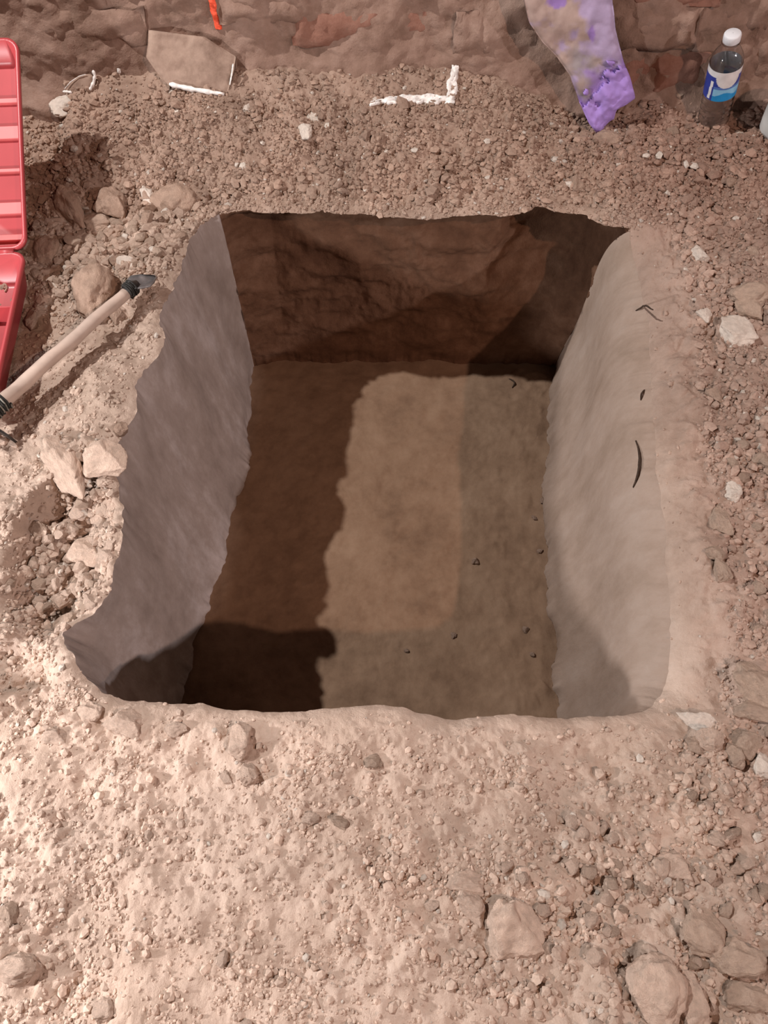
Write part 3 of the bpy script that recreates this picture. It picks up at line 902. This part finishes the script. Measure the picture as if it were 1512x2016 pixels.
# grey board with purple paint
tip = surf_hit(1177, 262)
mat_board = attr_mat('painted_board', rough=0.8, spec=0.2, bump=0.35, scale=45, bdist=0.003)
def board_color(x, y):
    beige = np.array([0.50, 0.38, 0.34]); grey = np.array([0.36, 0.31, 0.32]); lil = np.array([0.46, 0.37, 0.56]); pur = np.array([0.36, 0.235, 0.58])
    n1 = fbm2(x, y, 60, 4, 7); n2 = fbm2(x, y, 24, 4, 17)
    g_ = sstep(-0.1, 0.6, (x - 1100) / 110 + (y - 90) / 160 + 0.5 * n1 - 0.25)
    C = beige[None] * (1 - g_[:, None]) + grey[None] * g_[:, None]
    l_ = sstep(0.1, 0.5, 0.9 * np.exp(-((x - 1185 - (y - 40) * 0.15) / 34) ** 2 - ((y - 40) / 95) ** 2) + 0.30 * n2 + 0.1)
    C = C * (1 - l_[:, None]) + lil[None] * l_[:, None]
    p_ = sstep(0.35, 0.55, np.exp(-((x - 1097) / 22) ** 2 - ((y - 4) / 16) ** 2) + 0.25 * n2) + sstep(0.4, 0.6, np.exp(-((x - 1165) / 11) ** 2 - ((y - 66) / 22) ** 2) + 0.25 * n2)
    d = (x - 1150) * 0.55 + (y - 170) * 0.70 + 26 * n1 + 16 * n2
    p_ = np.clip(p_ + sstep(-22, 20, d), 0, 1)
    C = C * (1 - p_[:, None]) + pur[None] * p_[:, None]
    return C
board = empty('painted_board', tip)
left_e = [(1026, -230), (1027, -60), (1032, 0), (1042, 45), (1068, 84), (1095, 112), (1122, 150), (1135, 185), (1142, 205), (1158, 240), (1174, 261)]
right_e = [(1196, -230), (1203, -60), (1207, 0), (1213, 60), (1223, 102), (1229, 124), (1240, 150), (1251, 194), (1232, 206), (1213, 215), (1209, 236), (1196, 244), (1180, 263)]
bo, bpix, bV, bn = slab('panel', left_e, right_e, tip.y - 0.004, tip.z - 0.012, 0.22, 0.020, 120, 44, mat_board, 401, 0.004, None, board_color)
pix = bpix.reshape(-1, 2); VV = bV.reshape(-1, 3)
nr, nc = 120, 44
x, y = bpix[..., 0], bpix[..., 1]
n1 = fbm2(x, y, 30, 4, 27); n2 = fbm2(x, y, 12, 3, 37)
mask = ((x - 1165) * 0.60 + (y - 165) * 0.62 + 22 * n1 + 8 * n2 > 6) & (y > 118)
lift = 0.0055 + 0.003 * n1 + 0.002 * n2
qf = grid_faces(nc, nr)
mv = mask.ravel()
qf = qf[mv[qf].all(1)]
used = np.unique(qf); remap = -np.ones(nr * nc, int); remap[used] = np.arange(len(used))
top = VV[used] + (lift.ravel()[used])[:, None] * bn
low = VV[used] - 0.002 * bn
tri = remap[qf]
edges = {}
for f4 in tri:
    for k in range(4):
        e = (int(f4[k]), int(f4[(k + 1) % 4]))
        edges[e] = edges.get(e, 0) + 1
bd = np.array([e for e in edges if (e[1], e[0]) not in edges])
m = len(used)
F_ = np.concatenate([tri[:, ::-1], np.stack([bd[:, 0], bd[:, 1], bd[:, 1] + m, bd[:, 0] + m], 1)])
pur = plain_mat('purple_paint', (0.36, 0.235, 0.60), 0.75, vary=0.12, scale=50, bump=0.4, bdist=0.002)
coat = mesh_np('purple_coat', np.concatenate([top, low]), F_, pur)
for q in (bo, coat):
    q.parent = board; q.matrix_parent_inverse = Matrix.Translation(-board.location)
coat['label'] = 'thick bright purple paint on the ragged tip'
tag(board, 'grey-beige board with a ragged bright purple painted tip leaning on the back bank', 'board')

# brick fragment and small stone, both with white painted edges
def white_line(name, pts, r, Yt, zt, k, parent, lift=0.004):
    P = resample(np.array(pts, float), 16)
    Q = [sight_plane(p[0], p[1], Yt, zt, k) + np.array([0, -lift, lift * 0.3]) for p in P]
    rr = [r * (0.75 + 0.5 * random.random()) for _ in Q]; rr[0] *= 0.5; rr[-1] *= 0.7
    V, f = tube([Vector(q) for q in Q], rr, 7)
    o = mesh_np(name, V, f, white_paint)
    o.parent = parent; o.matrix_parent_inverse = Matrix.Translation(-parent.location)
    return o
mat_frag = soil_mat('dusty_brick', (0.22, 0.15, 0.115), (0.33, 0.235, 0.185), (0.43, 0.315, 0.25), big=11, small=40, bump=0.4)
foot = surf_hit(390, 178)
fr = empty('brick_fragment', foot)
kf = 0.75
o, *_ = slab('block', [(291, 58), (289, 85), (286, 112), (304, 138), (330, 168)], [(402, 72), (440, 96), (463, 110), (460, 140), (447, 187)], foot.y - 0.004, foot.z - 0.004, kf, 0.03, 40, 40, mat_frag, 411, 0.004)
o.parent = fr; o.matrix_parent_inverse = Matrix.Translation(-fr.location)
white_line('white_edge', [(334, 164), (360, 170), (400, 178), (442, 184)], 0.0042, foot.y - 0.004, foot.z - 0.004, kf, fr)
white_line('white_edge', [(460, 124), (457, 145), (453, 166)], 0.0016, foot.y - 0.004, foot.z - 0.004, kf, fr)
tag(fr, 'large smooth brown brick fragment with a white lower edge against the back bank', 'brick')
foot = surf_hit(155, 180)
fr = empty('brick_fragment', foot)
o, *_ = slab('block', [(166, 146), (150, 153), (136, 164), (125, 181)], [(178, 145), (185, 152), (186, 166), (176, 181)], foot.y - 0.002, foot.z - 0.004, kf, 0.02, 26, 26, mat_frag, 421, 0.002, rnd=0.002)
o.parent = fr; o.matrix_parent_inverse = Matrix.Translation(-fr.location)
white_line('white_edge', [(184, 137), (188, 147), (186, 160), (178, 176)], 0.0030, foot.y - 0.002, foot.z - 0.004, kf, fr)
white_line('white_edge', [(125, 179), (132, 179), (143, 181)], 0.0024, foot.y - 0.002, foot.z - 0.004, kf, fr)
white_line('white_edge', [(128, 174), (140, 160), (156, 149), (170, 145)], 0.0008, foot.y - 0.002, foot.z - 0.004, kf, fr)
tag(fr, 'small half-round brown brick fragment edged in white at the upper left', 'brick')
p = surf_hit(235, 138)
V, Fc = stone_shape(900, 2)
o = mesh_np('stone', V * np.array([0.0035, 0.003, 0.0065]), Fc, white_paint); o.location = p + Vector((0, -0.003, 0.001))
tag(o, 'tiny white chip stuck in the bank between the two brick fragments', 'stone')

# ------------------------------------------------------------------ roots
from mathutils.bvhtree import BVHTree
def bvh(o):
    me = o.data
    return BVHTree.FromPolygons([v.co.copy() for v in me.vertices], [tuple(q.vertices) for q in me.polygons])
BV = [bvh(bpy.data.objects['wall_right']), bvh(bpy.data.objects['floor'])]
def pit_hit(px, py):
    rx, ry, rd = ray(px, py)
    d = Vector((rx, ry, -rd)).normalized(); o_ = Vector((0, 0, CAM_H)); best = None
    for b_ in BV:
        h_ = b_.ray_cast(o_, d)
        if h_[0] is not None and (best is None or h_[3] < best[3]): best = h_
    if best is None:
        p = surf_hit(px, py); return p, Vector((0, 0, 1))
    nn = best[1]
    return best[0], (nn if nn.dot(d) < 0 else -nn)
root_mat = plain_mat('root_bark', (0.05, 0.032, 0.022), 0.85, vary=0.3, scale=200)
for pts, r, lab in (
    ([(1252, 868), (1259, 885), (1262, 905), (1260, 930), (1255, 945), (1247, 960)], 0.0020, 'long dark curved root poking from the right side of the pit'),
    ([(1252, 612), (1262, 608), (1270, 604), (1278, 609), (1286, 611)], 0.0016, 'short forked dark twig high on the right side of the pit'),
    ([(1262, 788), (1265, 778), (1269, 768)], 0.0016, 'tiny dark root end between the long root and the forked twig'),
    ([(1002, 746), (1009, 750), (1013, 757), (1008, 764)], 0.0017, 'small hooked dark root on the floor at the far side of the pit')):
    P = resample(smooth_line(np.array(pts, float), 2), 18)
    Q = []
    for i, q in enumerate(P):
        h_, nn = pit_hit(q[0], q[1])
        Q.append(h_ + nn * (0.0035 * math.sin(math.pi * i / 17) + 0.0003 + 0.0006 * random.random()))
    rr = [r * (0.35 + 0.65 * math.sin(math.pi * (0.1 + 0.8 * i / 17))) for i in range(18)]
    V, f = tube(Q, rr, 7)
    tag(mesh_np('root', V, f, root_mat), lab, 'root', 'roots in the pit')
for i, (px, py, w, lab) in enumerate(((935, 1106, 20, 'lone brown clod in the middle of the pit floor'), (1068, 985, 16, 'dark clod at the foot of the right side of the pit'),
        (1052, 1020, 13, 'clod just left of the dark clod at the foot of the right side'), (1062, 1085, 14, 'clod at the foot of the right side level with the lone floor clod'),
        (893, 1250, 13, 'clod on the nearer part of the pit floor left of its middle'), (1035, 1240, 15, 'clod on the nearer part of the pit floor close to the right side'),
        (1048, 1290, 12, 'lowest clod on the pit floor close to the right side'), (800, 1282, 10, 'tiny crumb alone on the nearer pit floor beside the dark shadow'))):
    h_, nn = pit_hit(px, py)
    o = link('soil_clod', shape_mesh((i * 5 + 1) % 14, 'clod_brown'))
    r = 0.5 * w / F * 1.55
    o.scale = (r, r * 0.9, r * 0.7); o.rotation_euler = (0.2, 0.1, i * 1.3); o.location = h_ + Vector((0, 0, r * 0.25))
    tag(o, lab, 'clod', 'clods on the pit floor')

# ------------------------------------------------------------------ red case
red = plain_mat('red_plastic', (0.43, 0.062, 0.070), 0.38, vary=0.10, scale=9, bump=0.05, spec=0.5)
pink = plain_mat('dusty_pink_sheen_plastic', (0.66, 0.17, 0.17), 0.5, vary=0.16, scale=11, bump=0.05, spec=0.4)  # lid ribs: the reflected bands are put into this pink
def rrect(w, d, r, n=6):
    P = []
    for cx, cy, a0 in ((w / 2 - r, d / 2 - r, 0), (-w / 2 + r, d / 2 - r, 90), (-w / 2 + r, -d / 2 + r, 180), (w / 2 - r, -d / 2 + r, 270)):
        for k in range(n + 1):
            a = math.radians(a0 + 90 * k / n); P.append((cx + r * math.cos(a), cy + r * math.sin(a)))
    return np.array(P)
def tray(w, d, h, th=0.003, r=0.02, draft=0.012, lip=0.0035):
    """open box with rounded corners, rim at z = 0, bottom at z = -h"""
    rings = []
    def ring(dx, z, rr=None): rings.append(np.column_stack([rrect(w - 2 * dx, d - 2 * dx, max(0.004, r - dx * 0.5)), np.full(28, z)]))
    ring(draft + 0.006, -h); ring(draft, -h + 0.006); ring(0.001, -0.008); ring(0.001 - lip, -0.007); ring(-lip + 0.001, 0.0)
    ring(th, 0.0); ring(th + draft, -h + 0.008); ring(th + draft + 0.006, -h + th)
    V = np.concatenate(rings); f = [q.tolist() for q in grid_faces(28, len(rings), True)]
    f.append(list(range(28))[::-1]); f.append([(len(rings) - 1) * 28 + k for k in range(28)])
    return V, f
def box(x0, x1, y0, y1, z0, z1, b=0.0008):
    c = [(x0, y0), (x1, y0), (x1, y1), (x0, y1)]
    V = []
    for z, i in ((z0, 0), (z1 - b, 0), (z1, b)):
        for (x, y), (sx_, sy_) in zip(c, ((1, 1), (-1, 1), (-1, -1), (1, -1))):
            V.append((x + sx_ * i, y + sy_ * i, z))
    f = [[3, 2, 1, 0], [8, 9, 10, 11]]
    for l in (0, 4):
        for k in range(4): f.append([l + k, l + (k + 1) % 4, l + 4 + (k + 1) % 4, l + 4 + k])
    return np.array(V), f
CW, CD, LD = 0.40, 0.275, 0.350
case = empty('tool_case', (-0.588 - CW / 2, 0.955, 0.004), (0, 0, math.radians(3.5)))
V, f = tray(CW, CD, 0.058)
base = mesh_np('base_tray', V + np.array([0, -CD / 2 - 0.003, 0.060]), f, red, True, case)
for yy in (-0.10, -0.19):
    V, f = box(-CW / 2 + 0.014, CW / 2 - 0.014, yy - 0.0012, yy + 0.0012, 0.006, 0.040); mesh_np('divider', V, f, red, False, base)
V, f = box(0.10, 0.1024, -CD + 0.02, -0.02, 0.006, 0.040); mesh_np('divider', V, f, red, False, base)
ALPHA = math.radians(26)
lidV, lidf = tray(CW, LD, 0.044)
Rx = np.array(Matrix.Rotation(ALPHA, 3, 'X'))
def lidplace(V): return (V @ Rx.T) + np.array([0, 0.004, 0.060])
lid = mesh_np('lid', lidplace(lidV + np.array([0, LD / 2 + 0.003, 0])), lidf, red, True, case)
for yy, wd in ((0.035, 0.010), (0.085, 0.020), (0.150, 0.006), (0.215, 0.022), (0.270, 0.008)):
    V, f = box(-CW / 2 + 0.016, CW / 2 - 0.016, yy - wd / 2, yy + wd / 2, -0.043, -0.034)
    mesh_np('rib', lidplace(V), f, pink, False, lid)
for xx in (-0.13, 0.13, 0.17):
    V, f = tube([(xx - 0.012, 0.001, 0.058), (xx + 0.012, 0.001, 0.058)], [0.0045, 0.0045], 10); mesh_np('hinge', V, f, red, True, case)
tag(case, 'open red plastic tool case lying at the left edge', 'tool case')

# ------------------------------------------------------------------ wooden-handled tool
wood = plain_mat('pale_wood', (0.52, 0.41, 0.345), 0.6, vary=0.16, scale=30, bump=0.25, stretch=(1, 1, 1))
iron = plain_mat('dark_iron', (0.055, 0.05, 0.048), 0.42, metal=0.7, vary=0.5, scale=70, bump=0.5, spec=0.5)
steel = plain_mat('worn_grey_steel', (0.24, 0.235, 0.24), 0.4, metal=0.6, vary=0.55, scale=55, bump=0.5, spec=0.5)
cord = plain_mat('black_cord', (0.03, 0.03, 0.028), 0.75, vary=0.4, scale=200, bump=0.4)
cordg = plain_mat('grey_cord', (0.22, 0.21, 0.18), 0.8, vary=0.4, scale=200, bump=0.4)
A = Vector((*gp(251, 574, 0.036), 0.036)); B = Vector((*gp(12, 784, 0.046), 0.046))
dr = (A - B).normalized()
tool = empty('hand_hoe', (A.x, A.y, 0.0))
def tpart(name, V, f, mat, smooth=True, par=None):
    o = mesh_np(name, np.asarray(V), f, mat, smooth)
    o.parent = tool; o.matrix_parent_inverse = Matrix.Translation(-tool.location)
    return o
nseg = 26
pts = [B - dr * 0.06 + (A - B + dr * 0.06) * (i / nseg) + Vector((0, 0, 0.0012 * math.sin(i * 0.7))) for i in range(nseg + 1)]
tpart('handle', *tube(pts, [0.0112 - 0.0018 * i / nseg + 0.0003 * math.sin(i * 1.7) for i in range(nseg + 1)], 20), wood)
sidev = dr.cross(Vector((0, 0, 1))).normalized(); upv = sidev.cross(dr).normalized()
# collar and flared pointed blade at the tip
tpart('collar', *tube([A - dr * 0.004, A + dr * 0.004, A + dr * 0.016, A + dr * 0.024], [0.0104, 0.0108, 0.0085, 0.005], 14), iron)
bl = []
prof = [(0.008, 0.008), (0.018, 0.017), (0.028, 0.021), (0.042, 0.015), (0.058, 0.002)]
for t, w in prof:
    c = A + dr * t + sidev * (0.006 * t / 0.05) - Vector((0, 0, 0.010 * (t / 0.05) ** 2))
    for q in (-1, -0.5, 0, 0.5, 1):
        bl.append(c + sidev * (w * q) + upv * (0.005 * q * q + 0.0012))
    for q in (-1, -0.5, 0, 0.5, 1):
        bl.append(c + sidev * (w * q) + upv * (0.005 * q * q - 0.0012))
fb = []
for i in range(4):
    for k in range(4):
        a_ = i * 10 + k; fb.append([a_, a_ + 1, a_ + 11, a_ + 10]); fb.append([a_ + 5, a_ + 15, a_ + 16, a_ + 6])
    fb.append([i * 10, i * 10 + 10, i * 10 + 15, i * 10 + 5]); fb.append([i * 10 + 4, i * 10 + 9, i * 10 + 19, i * 10 + 14])
fb.append([0, 5, 6, 7, 8, 9, 4, 3, 2, 1]); fb.append([40, 41, 42, 43, 44, 49, 48, 47, 46, 45])
tpart('blade', [list(q) for q in bl], fb, steel)
def windings(c0, length, r, turns, rad, mat, seed):
    rnd = random.Random(seed); P = []
    for i in range(int(turns * 12) + 1):
        t = i / (turns * 12); a_ = i * math.pi / 6
        rr = r + rnd.uniform(-.001, .0022)
        P.append(c0 + dr * (length * t) + (sidev * math.cos(a_) + upv * math.sin(a_)) * rr)
    return tube(P, [rad] * len(P), 6)
tpart('binding', *windings(A - dr * 0.002, 0.016, 0.0112, 5, 0.0014, cord, 3), cord)
tpart('binding', *windings(B - dr * 0.045, 0.042, 0.0126, 11, 0.0019, cord, 5), cord)
tpart('binding', *windings(B - dr * 0.040, 0.036, 0.0140, 5, 0.0013, cordg, 8), cordg)
hb = []
for t, w, dn in ((0, 0.016, 0.012), (0.4, 0.026, -0.004), (0.75, 0.034, -0.022), (1.0, 0.036, -0.042)):
    c = B - dr * (0.05 - 0.012 * t)
    for q in (-1, 0, 1):
        hb.append(c + sidev * (w * q) + Vector((0, 0, dn)) + dr * 0.0018)
    for q in (-1, 0, 1):
        hb.append(c + sidev * (w * q) + Vector((0, 0, dn)) - dr * 0.0018)
fh = []
for i in range(3):
    for k in range(2):
        a_ = i * 6 + k; fh.append([a_, a_ + 1, a_ + 7, a_ + 6]); fh.append([a_ + 3, a_ + 9, a_ + 10, a_ + 4])
    fh.append([i * 6, i * 6 + 6, i * 6 + 9, i * 6 + 3]); fh.append([i * 6 + 2, i * 6 + 5, i * 6 + 11, i * 6 + 8])
fh.append([0, 3, 4, 5, 2, 1]); fh.append([18, 19, 20, 23, 22, 21])
tpart('head_plate', [list(q) for q in hb], fh, iron, False)
tag(tool, 'wooden-handled hand tool with dark bound tip lying left of the pit', 'hand tool')

# ------------------------------------------------------------------ bottle
pet, nt, pb = new_mat('clear_plastic')
pb.inputs['Base Color'].default_value = (0.97, 0.97, 0.98, 1)
pb.inputs['Roughness'].default_value = 0.06
pb.inputs['IOR'].default_value = 1.45
pb.inputs['Transmission Weight'].default_value = 1.0
b0 = surf_hit(1404, 236)
b0.z -= 0.002
BH, BR = 0.178, 0.0292
best = None
for i in range(400):
    Y = 1.28 + i * 0.0005
    T = at_y(1443, 66, Y)
    e = abs((T - b0).length - BH)
    if T.y >= b0.y - 0.03 and (best is None or e < best[0]): best = (e, T)
axis = (best[1] - b0).normalized()
print('bottle', tuple(b0), tuple(axis), best[0])
rot = Vector((0, 0, 1)).rotation_difference(axis)
bottle = empty('water_bottle', b0); bottle.rotation_mode = 'QUATERNION'; bottle.rotation_quaternion = rot
prof = [(0.002, 0.006), (0.012, 0.005), (0.021, 0.0005), (0.026, 0.001), (0.0285, 0.005), (BR, 0.012)]
for k in range(4):
    z0 = 0.014 + k * 0.0120
    prof += [(BR, z0), (BR - 0.0018, z0 + 0.004), (BR - 0.0018, z0 + 0.006), (BR, z0 + 0.0105)]
prof += [(BR, 0.0645), (BR - 0.001, 0.0660), (BR - 0.001, 0.124), (BR, 0.126), (BR - 0.001, 0.131), (0.0262, 0.139), (0.0205, 0.149), (0.0145, 0.157), (0.0122, 0.160), (0.0122, 0.1615), (0.0155, 0.1622), (0.0155, 0.1638), (0.0122, 0.1645), (0.0122, 0.174)]
inner = [(max(0.0005, r - 0.0007), z + 0.0005) for r, z in prof[::-1]]
V, f = lathe([(0.0003, 0.006)] + prof + inner, 56)
# dimpled grip: eight shallow flutes around the lower body
a_ = np.arctan2(V[:, 1], V[:, 0]); zz = V[:, 2]
dm = 0.0011 * np.cos(a_ * 8) * sstep(0.010, 0.018, zz) * (1 - sstep(0.060, 0.0645, zz))
rr = np.hypot(V[:, 0], V[:, 1]); V[:, :2] *= ((rr + np.where(rr > 0.02, dm, 0)) / np.maximum(rr, 1e-6))[:, None]
mesh_np('body', V, f, pet, True, bottle)
capm = plain_mat('white_cap', (0.74, 0.76, 0.80), 0.45, vary=0.05, bump=0.05)
V, f = lathe([(0.0005, 0.1795), (0.0125, 0.1795), (0.0142, 0.178), (0.0147, 0.176), (0.0147, 0.1655), (0.0138, 0.1645)], 48)
ridg = np.hypot(V[:, 0], V[:, 1]); q_ = np.arctan2(V[:, 1], V[:, 0]); V[:, :2] *= (1 + 0.012 * np.cos(q_ * 24) * (ridg > 0.014))[:, None]
mesh_np('cap', V, f, capm, True, bottle)
lab_m = attr_mat('printed_label', rough=0.35, spec=0.4, bump=0.0)
nz, na = 60, 160
zz = np.linspace(0.0660, 0.1240, nz); aa = np.linspace(0, 2 * math.pi, na, endpoint=False)
AA, ZZ = np.meshgrid(aa, zz)
rr = BR + 0.0003
V = np.stack([rr * np.cos(AA), rr * np.sin(AA), ZZ], -1).reshape(-1, 3)
lb = mesh_np('label', V, grid_faces(na, nz, True), lab_m, True, bottle)
# print: angle measured from the side that faces the viewer
fa = (AA - math.radians(-107) + math.pi) % (2 * math.pi) - math.pi      # 0 faces the camera
U = fa * BR; H = (ZZ - 0.0660) / 0.058
C = np.zeros(U.shape + (3,)); C[:] = (0.03, 0.055, 0.33)
C[np.abs(fa) > 1.75] = (0.74, 0.74, 0.76)
wv = 0.06 * np.sin(U * 160)
def put(mk_, col): C[mk_] = col
front_ = U > -0.013
put(front_ & (H < 0.46), (0.28, 0.60, 0.86))
put(front_ & (H < 0.24 + wv), (0.02, 0.31, 0.70))
put(front_ & (H >= 0.42) & (H < 0.50), (0.10, 0.20, 0.52))
put((H > 0.80), (0.80, 0.80, 0.82))
put((np.hypot((U - 0.010) / 0.021, (H - 0.78) / 0.32) < 1), (0.78, 0.76, 0.76))
put((np.abs(U + 0.0185 - (H - 0.4) * 0.004) < 0.0028) & (H > 0.05) & (H < 0.66), (0.82, 0.82, 0.84))
set_color(lb, 'tint', C.reshape(-1, 3))
tag(bottle, 'clear plastic water bottle with white cap and blue label against the back bank', 'bottle')

# ------------------------------------------------------------------ pale beaker at the right edge
pale_p = plain_mat('pale_plastic', (0.55, 0.55, 0.53), 0.5, vary=0.06, bump=0.05)
c0 = surf_hit(1526, 262)
cup = empty('beaker', (c0.x, c0.y, c0.z - 0.003))
V, f = lathe([(0.0005, 0.002), (0.022, 0.0), (0.029, 0.003), (0.033, 0.012), (0.035, 0.03), (0.037, 0.075), (0.0385, 0.076), (0.0385, 0.079), (0.035, 0.079), (0.034, 0.03), (0.030, 0.008), (0.0005, 0.006)], 48)
mesh_np('body', V, f, pale_p, True, cup)
V, f = lathe([(0.0005, 0.088), (0.030, 0.088), (0.0385, 0.085), (0.0395, 0.079), (0.0385, 0.0775)], 48)
mesh_np('lid', V, f, plain_mat('beaker_shade_black', (0.03, 0.028, 0.03), 0.6, vary=0.1), True, cup)  # dark top added in place of the beaker's shadow on the bank
tag(cup, 'pale rounded beaker cut by the right edge, its shadow added as a dark top', 'beaker')
